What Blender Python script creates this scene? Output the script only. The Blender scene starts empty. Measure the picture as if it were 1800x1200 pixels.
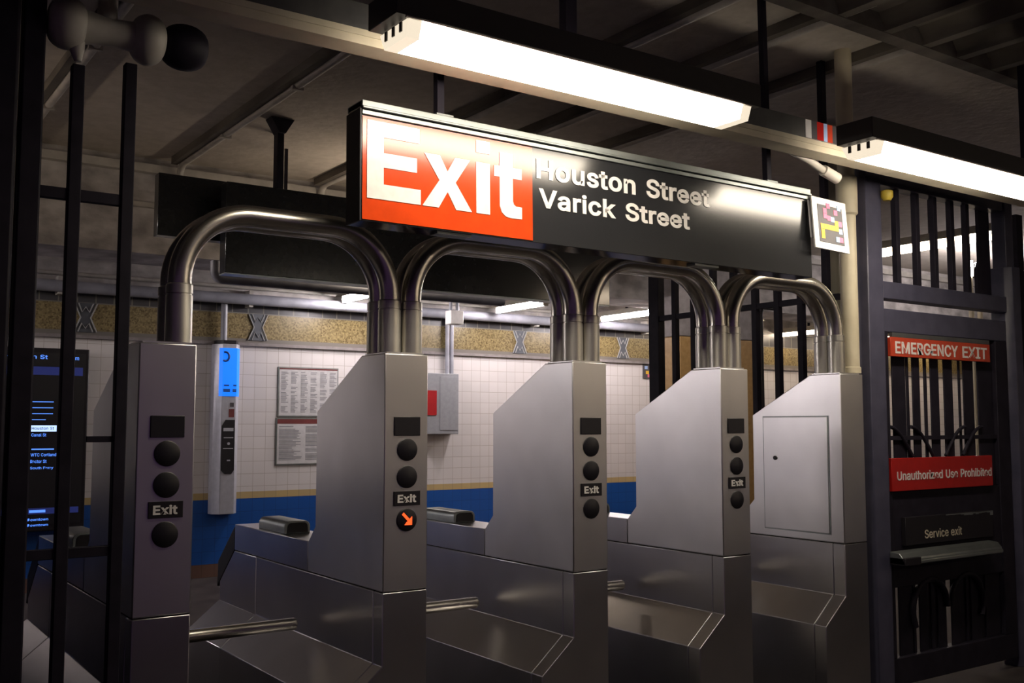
import bpy, bmesh, math, random
from mathutils import Vector, Matrix, Euler
random.seed(4)
S = bpy.context.scene
COL = S.collection
PI = math.pi

# ------------------------------------------------------------------ camera
cam = bpy.data.cameras.new('camera')
cam.sensor_fit = 'HORIZONTAL'; cam.sensor_width = 36.0; cam.lens = 35.74
cam.clip_start = 0.05; cam.clip_end = 200
co = bpy.data.objects.new('camera', cam); COL.objects.link(co)
YAW, PITCH = 0.6087, 0.0813
co.location = (-0.8562, -3.263, 1.4134)
co.rotation_euler = Euler((PI/2 + PITCH, 0, -YAW), 'XYZ')
S.camera = co
# ------------------------------------------------------------------ world and exposure
w = bpy.data.worlds.new('world'); S.world = w; w.use_nodes = True
w.node_tree.nodes['Background'].inputs[0].default_value = (0.42, 0.22, 0.56, 1)
w.node_tree.nodes['Background'].inputs[1].default_value = 0.06
S.view_settings.view_transform = 'Standard'
S.view_settings.look = 'None'
S.view_settings.exposure = 0.3
S.view_settings.gamma = 1.0
S.view_settings.use_curve_mapping = False
S.cycles.sample_clamp_indirect = 3.0      # fewer fireflies from lamp reflections in the steel
S.cycles.caustics_reflective = False
S.cycles.caustics_refractive = False
S.cycles.blur_glossy = 1.0
LAMP_FRONT = 19.0      # the two big wraparound lights over the turnstiles
LAMP_BACK = 72.0      # tube lights of the platform

# ------------------------------------------------------------------ materials
def mat(name):
    m = bpy.data.materials.new(name); m.use_nodes = True
    return m, m.node_tree.nodes, m.node_tree.links, m.node_tree.nodes['Principled BSDF']

def mottled(name, c1, c2, scale=8, rough=.6, metal=0.0, bump=0.0, stretch=(1, 1, 1), r2=None, detail=6, lo=.35, hi=.65):
    m, N, L, B = mat(name)
    g = N.new('ShaderNodeNewGeometry'); mp = N.new('ShaderNodeMapping')
    mp.inputs['Scale'].default_value = stretch
    L.new(g.outputs['Position'], mp.inputs['Vector'])
    n = N.new('ShaderNodeTexNoise'); n.inputs['Scale'].default_value = scale; n.inputs['Detail'].default_value = detail
    L.new(mp.outputs[0], n.inputs['Vector'])
    r = N.new('ShaderNodeValToRGB')
    r.color_ramp.elements[0].position = lo; r.color_ramp.elements[1].position = hi
    r.color_ramp.elements[0].color = (*c1, 1); r.color_ramp.elements[1].color = (*c2, 1)
    L.new(n.outputs[0], r.inputs[0]); L.new(r.outputs[0], B.inputs['Base Color'])
    B.inputs['Metallic'].default_value = metal
    if r2 is None:
        B.inputs['Roughness'].default_value = rough
    else:
        mr = N.new('ShaderNodeMapRange'); mr.inputs[1].default_value = .3; mr.inputs[2].default_value = .7
        mr.inputs[3].default_value = rough; mr.inputs[4].default_value = r2
        L.new(n.outputs[0], mr.inputs[0]); L.new(mr.outputs[0], B.inputs['Roughness'])
    if bump:
        b = N.new('ShaderNodeBump'); b.inputs['Strength'].default_value = bump; b.inputs['Distance'].default_value = .03
        L.new(n.outputs[0], b.inputs['Height']); L.new(b.outputs[0], B.inputs['Normal'])
    return m

def plain(name, c, rough=.5, metal=0.0):
    return mottled(name, [x*.93 for x in c], [min(1, x*1.05) for x in c], 25, rough, metal)

def enamel(name, c, rough=.18):
    m = plain(name, c, rough); m.node_tree.nodes['Principled BSDF'].inputs['IOR'].default_value = 1.65
    return m

def glow(name, c, s):
    m, N, L, B = mat(name)
    B.inputs['Base Color'].default_value = (*[min(.8, x) for x in c], 1)
    B.inputs['Emission Color'].default_value = (*c, 1)
    B.inputs['Emission Strength'].default_value = s
    return m

STEEL = mottled('brushed_steel', (.72, .715, .73), (.82, .815, .83), 3.0, .33, 1.0, 0, (1, 1, 1), None, 2)
BODY = mottled('scuffed_steel', (.52, .515, .54), (.62, .615, .64), 2.2, .28, 1.0, 0, (1, 1, 1), None, 2)
POLISHED = mottled('polished_steel', (.66, .63, .57), (.76, .73, .66), 5, .27, 1.0, 0, (1, 1, 1), None, 2)
GAP = plain('shadow_gap_rubber', (.02, .018, .018), .8)
BLACKGLASS = plain('black_glass', (.010, .009, .013), .4)
BLACKPLASTIC = plain('black_plastic', (.016, .014, .018), .45)
PAINT = mottled('black_fence_paint', (.013, .011, .019), (.021, .018, .029), 12, .6, 0, .05)
LITPAINT = mottled('lamplit_gate_paint', (.052, .052, .086), (.075, .073, .115), 10, .38, 0, .05)  # fence paint lightened, lamp light put into the colour of these gate parts
WHITE = plain('sign_white', (.80, .78, .76), .4)
RED = enamel('sign_red', (.66, .058, .006))
DEEPRED = plain('plate_red', (.42, .012, .010), .35)
ORANGERED = plain('emergency_red', (.52, .055, .022), .35)
SIGNBLACK = enamel('sign_black_enamel', (.020, .021, .024))
LETTER = enamel('sign_letter_white', (.80, .78, .76))
SLEEVE = mottled('satin_steel', (.66, .64, .58), (.76, .74, .68), 6, .38, 1.0, 0, (1, 1, 1), None, 2)
ALU = mottled('aluminium_trim', (.27, .30, .30), (.38, .41, .41), 6, .42, .9)
CREAM = mottled('cream_pipe_paint', (.56, .50, .36), (.66, .60, .45), 6, .45)
BEIGE = mottled('beige_column_paint', (.36, .34, .26), (.46, .43, .33), 6, .5)
GREYPAINT = mottled('grey_conduit_paint', (.46, .44, .40), (.60, .57, .52), 9, .5)
PALEPIPE = mottled('pale_pipe_paint', (.30, .31, .36), (.40, .41, .47), 7, .4)
CHANNEL = mottled('dark_channel_paint', (.05, .05, .055), (.09, .09, .09), 8, .45)
LIP = mottled('pale_channel_lip', (.52, .47, .36), (.64, .58, .45), 8, .5)
HOUSING = plain('lamp_housing_dark', (.035, .032, .034), .5)
ENDCAP = plain('lamp_end_cap', (.62, .58, .50), .5)
LENSEND = glow('lit_diffuser_end', (1.0, .86, .66), .75)
LENS = glow('lit_diffuser', (1.0, .87, .70), LAMP_FRONT)
TUBE2 = glow('lit_tube_far', (1.0, .80, .60), 22.0)
TUBE3 = glow('lit_tube_mid', (1.0, .90, .86), 38.0)
TUBE = glow('lit_tube', (1.0, .90, .90), LAMP_BACK)
ARROW = glow('lit_arrow', (1.0, .10, .02), 1.1)
BLUELIT = glow('lit_blue_panel', (.004, .19, 1.0), .75)
SCREENTEXT = glow('screen_text_blue', (.10, .28, 1.0), .9)
SCREENBRIGHT = glow('screen_text_bright', (.45, .62, 1.0), 1.1)
SCREENBAND = glow('screen_band_blue', (.02, .03, .16), .35)
SCREENRED = glow('screen_line_red', (.5, .01, .03), .35)
MARK = plain('faint_blue_mark', (.008, .07, .30), .5)
PLASTER = mottled('rough_plaster', (.34, .32, .31), (.66, .63, .61), 4.5, .9, 0, .8, (1, 1, 1.6), None, 9)
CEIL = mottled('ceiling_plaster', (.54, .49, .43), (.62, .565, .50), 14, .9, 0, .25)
RIB = mottled('stained_shaded_rib', (.045, .036, .034), (.20, .18, .15), 3.2, .9, 0, .4, (1, .35, 1))  # mottled stain, darkened so the unlit ceiling's shade is in the colour
FLOORM = mottled('worn_concrete', (.040, .034, .035), (.070, .062, .062), 5, .6, 0, .05, (1, 1, 1), .8)
TAN = mottled('tan_glazed_brick', (.36, .21, .07), (.44, .27, .10), 20, .45)
STONE = mottled('grey_stone_cap', (.22, .20, .20), (.30, .27, .27), 12, .8)
SLATE = plain('slate_mosaic', (.10, .11, .13), .6)
PALESTONE = plain('pale_mosaic_line', (.34, .34, .34), .6)
PAPER = plain('white_paper', (.66, .65, .66), .6)
INK = plain('grey_print', (.30, .30, .32), .7)
MAROON = plain('maroon_header', (.16, .03, .03), .5)
BOXGREY = plain('grey_box_enamel', (.34, .35, .38), .4)
BOXRED = plain('red_window', (.42, .015, .02), .35)
SILVER = plain('silver_enamel', (.52, .53, .60), .35, .2)
PINK = plain('sticker_pink', (.75, .16, .30), .5)
YELLOW = plain('sticker_yellow', (.85, .52, .03), .5)
LBLUE = plain('sticker_blue', (.36, .52, .85), .5)
DGREY = plain('sticker_grey', (.07, .065, .075), .5)
YELLOWPAINT = plain('yellow_paint', (.55, .42, .05), .5)

def wall_tile():
    m, N, L, B = mat('glazed_wall_tile')
    g = N.new('ShaderNodeNewGeometry'); sp = N.new('ShaderNodeSeparateXYZ'); L.new(g.outputs['Position'], sp.inputs[0])
    cb = N.new('ShaderNodeCombineXYZ'); L.new(sp.outputs[0], cb.inputs[0]); L.new(sp.outputs[2], cb.inputs[1])
    def bricks(c1, c2, mo, size=.118, mort=.0022):
        b = N.new('ShaderNodeTexBrick'); b.offset = 0; b.squash = 1
        b.inputs['Scale'].default_value = 1; b.inputs['Brick Width'].default_value = size; b.inputs['Row Height'].default_value = size
        b.inputs['Mortar Size'].default_value = mort; b.inputs['Mortar Smooth'].default_value = .2
        b.inputs['Color1'].default_value = (*c1, 1); b.inputs['Color2'].default_value = (*c2, 1); b.inputs['Mortar'].default_value = (*mo, 1)
        L.new(cb.outputs[0], b.inputs['Vector']); return b
    white = bricks((.80, .765, .76), (.76, .73, .725), (.52, .47, .44))
    tan = bricks((.62, .47, .22), (.55, .42, .22), (.35, .27, .16))
    blue = bricks((.010, .085, .37), (.012, .095, .40), (.012, .055, .22))
    brown = bricks((.16, .09, .07), (.14, .08, .065), (.08, .05, .04))
    dark = bricks((.05, .05, .06), (.07, .07, .08), (.20, .19, .17), .155, .006)
    # gold mosaic of the frieze
    v = N.new('ShaderNodeTexVoronoi'); v.inputs['Scale'].default_value = 70; L.new(g.outputs['Position'], v.inputs['Vector'])
    gr = N.new('ShaderNodeValToRGB'); e = gr.color_ramp.elements
    e[0].color = (.09, .058, .018, 1); e[1].color = (.31, .245, .115, 1); e[1].position = .8
    L.new(v.outputs['Color'], gr.inputs[0])
    edge = N.new('ShaderNodeRGB'); edge.outputs[0].default_value = (.19, .175, .16, 1)
    last = brown.outputs[0]
    for z, src in ((.12, blue.outputs[0]), (.712, tan.outputs[0]), (.775, white.outputs[0]), (2.18, edge.outputs[0]),
                   (2.235, gr.outputs[0]), (2.475, dark.outputs[0])):
        gt = N.new('ShaderNodeMath'); gt.operation = 'GREATER_THAN'; gt.inputs[1].default_value = z
        L.new(sp.outputs[2], gt.inputs[0])
        mx = N.new('ShaderNodeMix'); mx.data_type = 'RGBA'
        L.new(gt.outputs[0], mx.inputs[0]); L.new(last, mx.inputs[6]); L.new(src, mx.inputs[7]); last = mx.outputs[2]
    L.new(last, B.inputs['Base Color']); B.inputs['Roughness'].default_value = .35
    return m
TILE = wall_tile()

for m_, i_ in ((PAINT, 1.28), (FLOORM, 1.22), (BLACKPLASTIC, 1.35)): m_.node_tree.nodes['Principled BSDF'].inputs['IOR'].default_value = i_
FLOORM.node_tree.nodes['Principled BSDF'].inputs['Specular IOR Level'].default_value = .15
# ------------------------------------------------------------------ mesh helpers
class MB:
    def __init__(s): s.bm = bmesh.new()
    def box(s, x0, x1, y0, y1, z0, z1):
        v = [s.bm.verts.new((x, y, z)) for x in (x0, x1) for y in (y0, y1) for z in (z0, z1)]
        for f in ((0, 1, 3, 2), (4, 6, 7, 5), (0, 4, 5, 1), (2, 3, 7, 6), (0, 2, 6, 4), (1, 5, 7, 3)):
            s.bm.faces.new([v[i] for i in f])
        return s
    def prism(s, poly, axis, a, b):
        def P(p, t):
            if axis == 'x': return (t, p[0], p[1])
            if axis == 'y': return (p[0], t, p[1])
            return (p[0], p[1], t)
        A = [s.bm.verts.new(P(p, a)) for p in poly]; B = [s.bm.verts.new(P(p, b)) for p in poly]
        n = len(poly)
        s.bm.faces.new(A); s.bm.faces.new(B[::-1])
        for i in range(n): s.bm.faces.new((A[i], B[i], B[(i+1) % n], A[(i+1) % n]))
        return s
    def tube(s, pts, r, n=20, cap=True):
        pts = [Vector(p) for p in pts]; rs = r if isinstance(r, (list, tuple)) else [r]*len(pts)
        rings = []; prev = None
        for i, p in enumerate(pts):
            t = (pts[min(i+1, len(pts)-1)] - pts[max(i-1, 0)]).normalized()
            if prev is None:
                ref = Vector((0, 0, 1)) if abs(t.z) < .9 else Vector((0, 1, 0))
                u = t.cross(ref).normalized()
            else:
                u = (prev - t*prev.dot(t)).normalized()
            prev = u; q = t.cross(u)
            rings.append([s.bm.verts.new(p + rs[i]*(math.cos(a)*u + math.sin(a)*q)) for a in [2*PI*k/n for k in range(n)]])
        for A, B in zip(rings, rings[1:]):
            for k in range(n):
                f = s.bm.faces.new((A[k], A[(k+1) % n], B[(k+1) % n], B[k])); f.smooth = True
        if cap:
            s.bm.faces.new(rings[0][::-1]); s.bm.faces.new(rings[-1])
        return s
    def cyl(s, a, b, r, n=24): return s.tube([a, b], r, n)
    def mesh(s, name, mtl=None):
        bmesh.ops.recalc_face_normals(s.bm, faces=s.bm.faces)
        me = bpy.data.meshes.new(name); s.bm.to_mesh(me); s.bm.free()
        me.set_sharp_from_angle(angle=.7)
        if mtl: me.materials.append(mtl)
        return me

# outlines of a plain grotesque alphabet, in thousandths of the type size
GLYPHS = {
    'C': (510, ['267 -7,225 -3,186 7,150 25,119 49,92 79,70 115,53 157,44 203,40 254,44 305,53 352,70 393,92 429,119 459,150 484,186 501,225 512,267 516,293 514,317 511,340 504,362 496,383 485,402 471,419 456,435 438,448 418,459 397,467 373,473 348,408 348,404 365,397 380,389 395,380 407,369 418,357 428,344 437,330 444,315 449,300 453,284 455,267 456,237 453,209 445,184 432,161 414,141 391,125 364,113 332,106 295,103 254,106 213,113 177,125 145,141 117,161 94,184 76,210 63,237 56,267 53,284 54,300 56,315 60,330 65,344 72,357 81,369 90,380 102,389 114,397 128,404 144,408 160,473 160,467 135,459 112,448 91,435 71,420 53,402 38,383 24,363 13,341 5,317 -2,293 -6']),
    'D': (502, ['219 0,96 0,96 57,215 57,254 60,288 68,318 81,343 99,363 122,379 149,390 181,397 216,399 255,397 294,390 329,379 361,364 388,344 410,320 428,291 441,258 449,221 452,93 452,93 509,225 509,273 505,315 495,353 478,385 455,412 426,433 391,449 351,458 306,462 255,458 205,449 159,433 119,411 83,384 54,351 31,312 14,268 3', '125 509,125 0,60 0,60 509']),
    'E': (419, ['60 0,60 509,372 509,372 452,125 452,125 286,355 286,355 229,125 229,125 57,375 57,375 0']),
    'F': (410, ['60 0,60 509,369 509,369 452,125 452,125 278,346 278,346 221,125 221,125 0']),
    'G': (520, ['269 -7,225 -3,185 7,149 25,118 49,91 79,69 116,53 157,43 203,40 254,43 305,53 352,69 393,91 429,117 459,149 484,184 501,223 512,265 516,291 514,316 510,340 504,363 494,384 483,403 469,421 453,436 436,449 416,460 395,468 373,474 349,408 349,402 365,395 379,387 393,378 406,368 417,356 427,344 436,330 443,315 448,300 453,283 455,265 456,236 453,209 445,183 432,160 414,141 392,125 364,113 332,106 295,103 254,106 213,113 177,125 145,141 117,161 95,184 76,210 63,238 56,269 53,296 55,322 61,345 71,365 85,382 102,396 123,407 147,413 173,415 202,434 199,283 199,283 256,478 256,478 200,475 160,466 124,451 91,431 62,406 38,377 19,344 5,308 -4']),
    'H': (517, ['60 0,60 509,125 509,125 289,392 289,392 509,457 509,457 0,392 0,392 232,125 232,125 0']),
    'I': (300, ['31 0,31 57,118 57,118 452,31 452,31 509,269 509,269 452,183 452,183 57,269 57,269 0']),
    'M': (628, ['60 0,60 509,152 509,277 187,287 159,299 123,311 84,322 49,307 49,318 83,330 121,342 158,352 187,476 509,568 509,568 0,504 0,504 291,504 327,505 369,506 413,507 457,513 457,498 409,482 363,467 322,456 291,342 0,286 0,170 291,159 321,145 361,129 408,112 457,119 457,120 416,121 372,122 328,122 291,122 0']),
    'N': (523, ['60 0,60 509,136 509,343 183,363 151,388 107,414 55,405 54,401 108,399 157,399 195,399 509,463 509,463 0,387 0,202 290,177 331,148 381,108 452,119 454,122 384,124 328,125 291,125 0']),
    'P': (445, ['60 0,60 509,235 509,272 506,305 499,332 487,356 471,375 452,390 430,400 404,407 377,409 348,407 318,400 291,390 265,375 243,356 223,332 207,305 195,272 188,235 186,109 186,109 242,233 242,257 244,279 248,297 256,312 266,324 279,333 294,339 310,343 328,344 348,343 367,339 385,333 402,324 416,312 428,297 439,279 446,257 451,232 452,125 452,125 0']),
    'R': (449, ['60 0,60 509,236 509,273 506,305 500,333 489,356 473,376 455,390 433,401 408,407 381,409 352,407 323,401 296,390 271,376 250,356 232,333 217,305 206,273 200,236 198,96 198,96 255,234 255,258 256,280 260,298 267,313 276,325 287,334 300,340 316,344 333,345 352,344 371,340 389,334 405,325 419,313 430,298 440,279 446,258 451,233 452,125 452,125 0', '353 0,230 229,303 229,428 0']),
    'S': (447, ['224 -9,188 -7,156 -1,128 9,102 23,81 40,64 60,51 83,42 109,38 137,104 137,108 118,114 102,123 88,136 76,150 66,166 59,185 53,204 50,224 49,246 50,267 54,286 60,303 69,317 79,329 92,338 106,344 122,346 139,344 154,340 168,332 179,322 189,310 197,296 205,245 222,184 239,145 253,112 269,86 289,67 313,56 341,52 372,54 400,62 425,75 448,92 468,113 484,138 498,165 508,195 514,227 516,259 514,289 508,316 498,340 484,360 468,377 449,390 427,398 403,401 378,337 378,332 402,320 421,302 437,280 449,254 456,225 459,204 457,185 454,167 448,152 440,139 430,129 418,121 405,117 391,115 376,117 359,122 345,131 334,142 324,155 315,169 308,212 293,264 279,312 264,328 256,344 248,359 238,372 226,384 213,395 198,402 180,407 161,408 139,406 112,399 87,386 64,370 43,349 25,323 11,294 0,261 -7']),
    'T': (449, ['32 452,32 509,417 509,417 452,257 452,257 0,193 0,193 452']),
    'U': (517, ['259 -8,220 -6,186 2,154 15,126 33,103 55,85 80,71 108,63 140,60 173,60 509,124 509,124 178,126 155,132 133,141 113,153 95,169 80,187 68,208 59,232 53,259 52,285 53,309 59,331 68,349 80,364 95,377 113,385 133,391 155,393 178,393 509,457 509,457 173,454 140,446 108,433 80,414 55,391 33,363 15,332 2,297 -6']),
    'V': (480, ['204 0,16 509,84 509,192 206,215 137,248 31,235 31,267 138,290 206,395 509,463 509,278 0']),
    'W': (686, ['155 0,16 509,82 509,163 196,175 145,187 94,197 40,189 40,200 94,211 145,224 196,306 509,380 509,462 196,474 145,486 94,497 40,488 40,499 94,510 145,523 196,603 509,670 509,530 0,455 0,368 323,351 391,336 475,350 475,335 395,318 323,230 0']),
    'X': (474, ['18 0,217 284,217 236,29 509,104 509,178 400,204 361,223 329,243 292,232 292,252 329,272 361,298 400,374 509,446 509,259 239,259 287,456 0,382 0,292 129,268 165,250 195,230 231,244 231,225 196,206 166,182 129,91 0']),
    'Y': (472, ['203 0,203 208,16 509,91 509,192 344,222 292,250 230,224 230,251 293,280 344,381 509,455 509,268 208,268 0']),
    'a': (389, ['160 -9,137 -7,115 -3,94 5,76 15,60 29,48 45,38 63,32 84,30 108,32 128,36 146,43 161,53 174,64 184,78 193,92 200,108 206,125 211,178 220,234 227,265 235,276 255,276 257,275 272,272 285,267 297,260 307,251 315,240 322,227 327,212 330,196 331,178 330,163 327,149 322,118 301,100 274,41 291,51 313,64 331,79 346,95 358,114 368,133 375,153 380,173 383,194 384,239 379,255 375,271 369,286 360,300 350,312 336,322 320,330 301,335 278,337 251,337 0,277 0,277 52,272 52,252 25,242 16,229 8,215 1,199 -4,181 -7', '170 45,192 47,211 51,228 59,242 68,254 80,263 93,270 108,274 122,276 138,276 190,259 182,231 176,200 171,175 168,134 159,122 153,112 147,103 139,97 130,93 118,92 105,93 93,96 82,102 72,109 64,119 57,130 52,142 48,156 46']),
    'b': (424, ['229 -8,208 -7,189 -3,172 4,159 12,147 21,138 31,118 59,112 59,112 0,53 0,53 509,114 509,114 319,118 319,137 346,147 355,158 364,171 373,188 379,207 383,229 384,259 382,287 374,313 361,335 342,354 320,370 293,381 261,388 227,390 189,388 151,381 116,370 84,355 57,336 34,313 16,288 3,260 -6', '220 47,242 49,262 55,279 66,294 80,306 97,316 117,323 139,327 163,328 189,327 215,323 239,316 261,307 281,295 298,280 311,262 322,243 328,220 330,198 328,178 322,161 312,147 299,134 282,125 263,118 241,114 216,113 189,114 162,118 138,125 115,135 95,147 78,162 65,179 55,198 49']),
    'c': (396, ['207 -8,174 -5,144 3,117 16,93 35,72 58,56 85,44 116,37 150,34 187,37 225,44 260,56 291,72 318,93 341,117 360,144 374,174 382,207 384,226 384,243 381,260 377,276 371,291 364,305 356,318 346,330 335,340 322,349 308,356 293,362 277,303 262,290 289,270 311,242 325,207 330,184 328,163 321,145 310,130 296,118 278,108 258,102 236,98 212,96 187,98 163,102 139,108 117,118 97,130 80,145 66,163 55,184 49,207 46,243 52,271 66,292 89,304 117,363 102,357 86,350 70,341 56,331 43,319 32,306 21,292 12,277 5,261 -1,244 -5,226 -7']),
    'd': (424, ['195 -8,165 -6,137 3,111 16,89 34,70 57,55 84,43 116,36 151,34 189,36 227,43 261,55 293,70 320,89 342,112 361,137 374,165 382,196 384,218 383,237 379,253 373,267 364,278 355,287 346,306 319,311 319,311 509,372 509,372 0,313 0,313 59,307 59,287 31,277 21,266 12,252 4,236 -3,217 -7', '205 47,226 49,246 55,263 65,278 78,290 95,299 115,306 138,310 162,312 189,310 216,306 241,300 263,290 282,278 299,263 312,246 322,227 328,205 330,182 328,162 322,145 311,130 298,118 281,108 261,102 239,98 215,96 189,98 163,102 139,109 117,118 97,130 80,145 66,162 55,182 49']),
    'e': (404, ['212 -8,177 -5,145 3,117 16,92 35,72 58,56 85,44 116,37 150,34 187,36 224,44 258,55 290,71 317,91 340,115 359,142 373,172 382,205 384,226 383,246 380,266 374,285 366,303 355,319 341,334 324,347 305,357 282,365 256,370 227,371 194,371 169,75 169,75 221,338 221,310 202,308 226,304 248,298 269,288 286,277 301,263 314,246 323,227 328,205 330,183 328,164 323,146 313,131 301,119 286,109 270,102 251,97 231,96 211,96 178,98 151,102 127,110 106,121 88,135 73,151 61,169 53,190 48,212 46,227 47,241 49,254 53,265 58,276 65,285 73,294 82,300 93,306 105,365 91,358 72,348 55,335 39,320 26,302 14,283 4,261 -3,237 -7']),
    'h': (410, ['114 227,114 0,53 0,53 509,114 509,114 287,102 287,116 319,132 344,152 362,175 374,200 382,227 384,252 383,275 377,295 369,313 356,328 340,341 321,350 298,355 271,357 240,357 0,296 0,296 235,293 263,286 286,273 304,256 318,235 326,210 329,192 328,176 324,161 317,147 308,136 297,126 283,119 266,115 248']),
    'i': (167, ['53 0,53 379,114 379,114 0', '84 443,73 444,63 448,54 455,47 463,43 472,41 483,43 494,47 504,54 512,63 518,73 522,84 524,95 522,105 518,114 512,121 504,125 494,126 483,125 472,121 463,114 455,105 448,95 444']),
    'k': (381, ['110 137,110 212,121 212,284 379,360 379,184 199,177 199', '53 0,53 509,114 509,114 0', '294 0,148 186,191 229,372 0']),
    'l': (189, ['139 -2,112 0,91 8,74 20,62 37,55 59,53 84,53 509,114 509,114 99,114 83,117 71,120 62,126 57,135 53,146 52,160 53,170 54,181 3,162 -1']),
    'm': (610, ['53 0,53 379,112 379,112 295,108 295,114 314,122 331,132 346,144 358,158 368,172 376,187 382,203 385,219 386,245 383,268 375,287 361,303 342,314 320,321 295,312 295,318 312,326 329,337 343,350 356,364 366,381 375,398 381,417 385,437 386,458 385,478 380,497 372,514 361,529 346,541 328,550 307,555 283,557 255,557 0,496 0,496 254,493 279,485 298,473 313,456 323,438 329,419 330,402 329,387 326,374 320,363 312,353 302,345 290,340 277,336 263,335 247,335 0,274 0,274 260,272 280,265 297,253 311,238 322,220 328,199 330,185 329,171 326,158 320,145 312,135 302,126 289,119 274,115 257,114 238,114 0']),
    'n': (410, ['114 227,114 0,53 0,53 379,112 379,112 287,102 287,116 319,132 344,152 362,175 374,200 382,227 384,252 383,275 377,295 369,313 356,328 340,341 321,350 298,355 271,357 240,357 0,296 0,296 235,293 263,286 286,273 304,256 318,235 326,210 329,192 328,176 324,161 317,147 308,136 297,126 283,119 266,115 248']),
    'o': (415, ['207 -8,174 -5,144 3,117 16,93 35,72 58,56 85,44 116,37 150,34 187,37 225,44 260,56 291,72 318,93 341,117 360,144 374,174 382,207 384,241 382,271 374,299 360,323 341,343 318,359 291,371 260,379 225,381 187,379 150,371 116,359 85,343 58,323 35,299 16,271 3,241 -5', '207 46,231 49,252 55,270 66,285 80,298 97,307 117,314 139,318 163,319 187,318 212,314 236,307 258,298 278,285 296,270 310,252 321,231 328,207 330,184 328,163 321,145 310,130 296,118 278,108 258,102 236,98 212,96 187,98 163,102 139,108 117,118 97,130 80,145 66,163 55,184 49']),
    'p': (424, ['53 -143,53 379,112 379,112 319,118 319,137 346,147 355,158 364,171 373,188 379,207 383,229 384,259 382,287 374,313 361,335 342,354 320,370 293,381 261,388 227,390 189,388 151,381 116,370 84,355 57,336 34,313 16,288 3,260 -6,229 -8,208 -7,189 -3,173 4,159 12,147 21,138 31,118 59,114 59,114 -143', '220 47,242 49,262 55,279 66,294 80,306 97,316 117,323 139,327 163,328 189,327 215,323 239,316 261,307 281,295 298,280 311,262 322,243 328,220 330,198 328,178 322,161 312,147 299,134 282,125 263,118 241,114 216,113 189,114 162,118 138,125 115,135 95,147 78,162 65,179 55,198 49']),
    'r': (259, ['53 0,53 379,112 379,112 321,115 321,124 339,137 354,152 367,171 377,191 383,213 385,229 384,243 384,243 322,230 324,207 326,190 324,174 321,159 315,146 306,135 296,126 284,119 269,115 254,114 237,114 0']),
    's': (365, ['182 -8,157 -7,133 -3,112 3,93 12,76 24,62 38,50 54,41 73,36 94,94 107,101 87,111 72,124 60,141 52,160 47,181 45,206 47,227 53,244 62,258 74,265 88,268 103,266 115,262 126,254 136,243 144,229 150,212 155,149 170,118 180,92 192,72 208,58 227,50 249,47 274,49 295,55 314,65 332,79 347,95 360,115 370,137 378,161 383,187 384,212 383,234 379,254 372,271 363,286 352,299 339,309 324,318 308,324 290,268 277,262 291,254 304,243 316,228 325,210 331,187 333,166 331,147 326,131 317,119 305,111 292,109 277,110 264,115 253,124 243,136 235,152 229,172 223,229 209,261 200,287 187,306 171,320 153,328 131,331 107,329 85,323 65,312 47,298 31,281 18,260 6,236 -2,210 -7']),
    't': (227, ['204 379,204 327,6 327,6 379', '65 471,126 471,126 98,127 83,130 70,136 61,144 55,156 51,170 50,185 51,202 54,213 2,192 -3,168 -4,138 -1,113 7,92 21,77 41,68 64,65 93']),
    'u': (410, ['182 -5,158 -3,135 2,115 11,97 23,82 39,69 59,60 82,54 109,53 139,53 379,114 379,114 144,116 117,124 94,137 75,154 61,175 53,200 50,218 51,234 55,249 62,263 71,274 83,283 97,290 113,295 132,296 153,296 379,357 379,357 0,298 0,298 92,307 92,294 60,277 35,257 17,234 5,209 -3']),
    'v': (389, ['163 0,17 379,84 379,165 155,187 87,206 21,184 21,203 87,224 155,305 379,371 379,226 0']),
    'w': (567, ['138 0,23 379,87 379,133 214,154 137,175 41,165 41,186 135,206 214,252 379,316 379,362 214,382 136,402 41,391 41,413 135,434 214,480 379,545 379,429 0,368 0,319 172,305 225,291 280,277 338,291 338,277 280,263 225,248 172,199 0']),
    'x': (379, ['21 0,171 218,171 171,29 379,100 379,147 306,179 253,207 206,175 206,202 253,233 306,282 379,352 379,209 169,209 214,358 0,287 0,231 85,200 136,173 182,205 182,178 136,148 85,91 0']),
    'y': (389, ['47 -139,61 -86,71 -87,104 -89,113 -86,122 -81,130 -74,138 -64,145 -51,151 -36,163 -1,17 379,84 379,165 155,187 87,206 21,184 21,202 87,224 155,305 379,371 379,204 -58,196 -77,187 -93,177 -107,165 -119,153 -128,139 -136,125 -141,109 -144,91 -145,65 -143']),
    'z': (380, ['42 0,42 46,254 320,254 323,48 323,48 379,333 379,333 331,126 60,126 56,339 56,339 0']),
}
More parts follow.
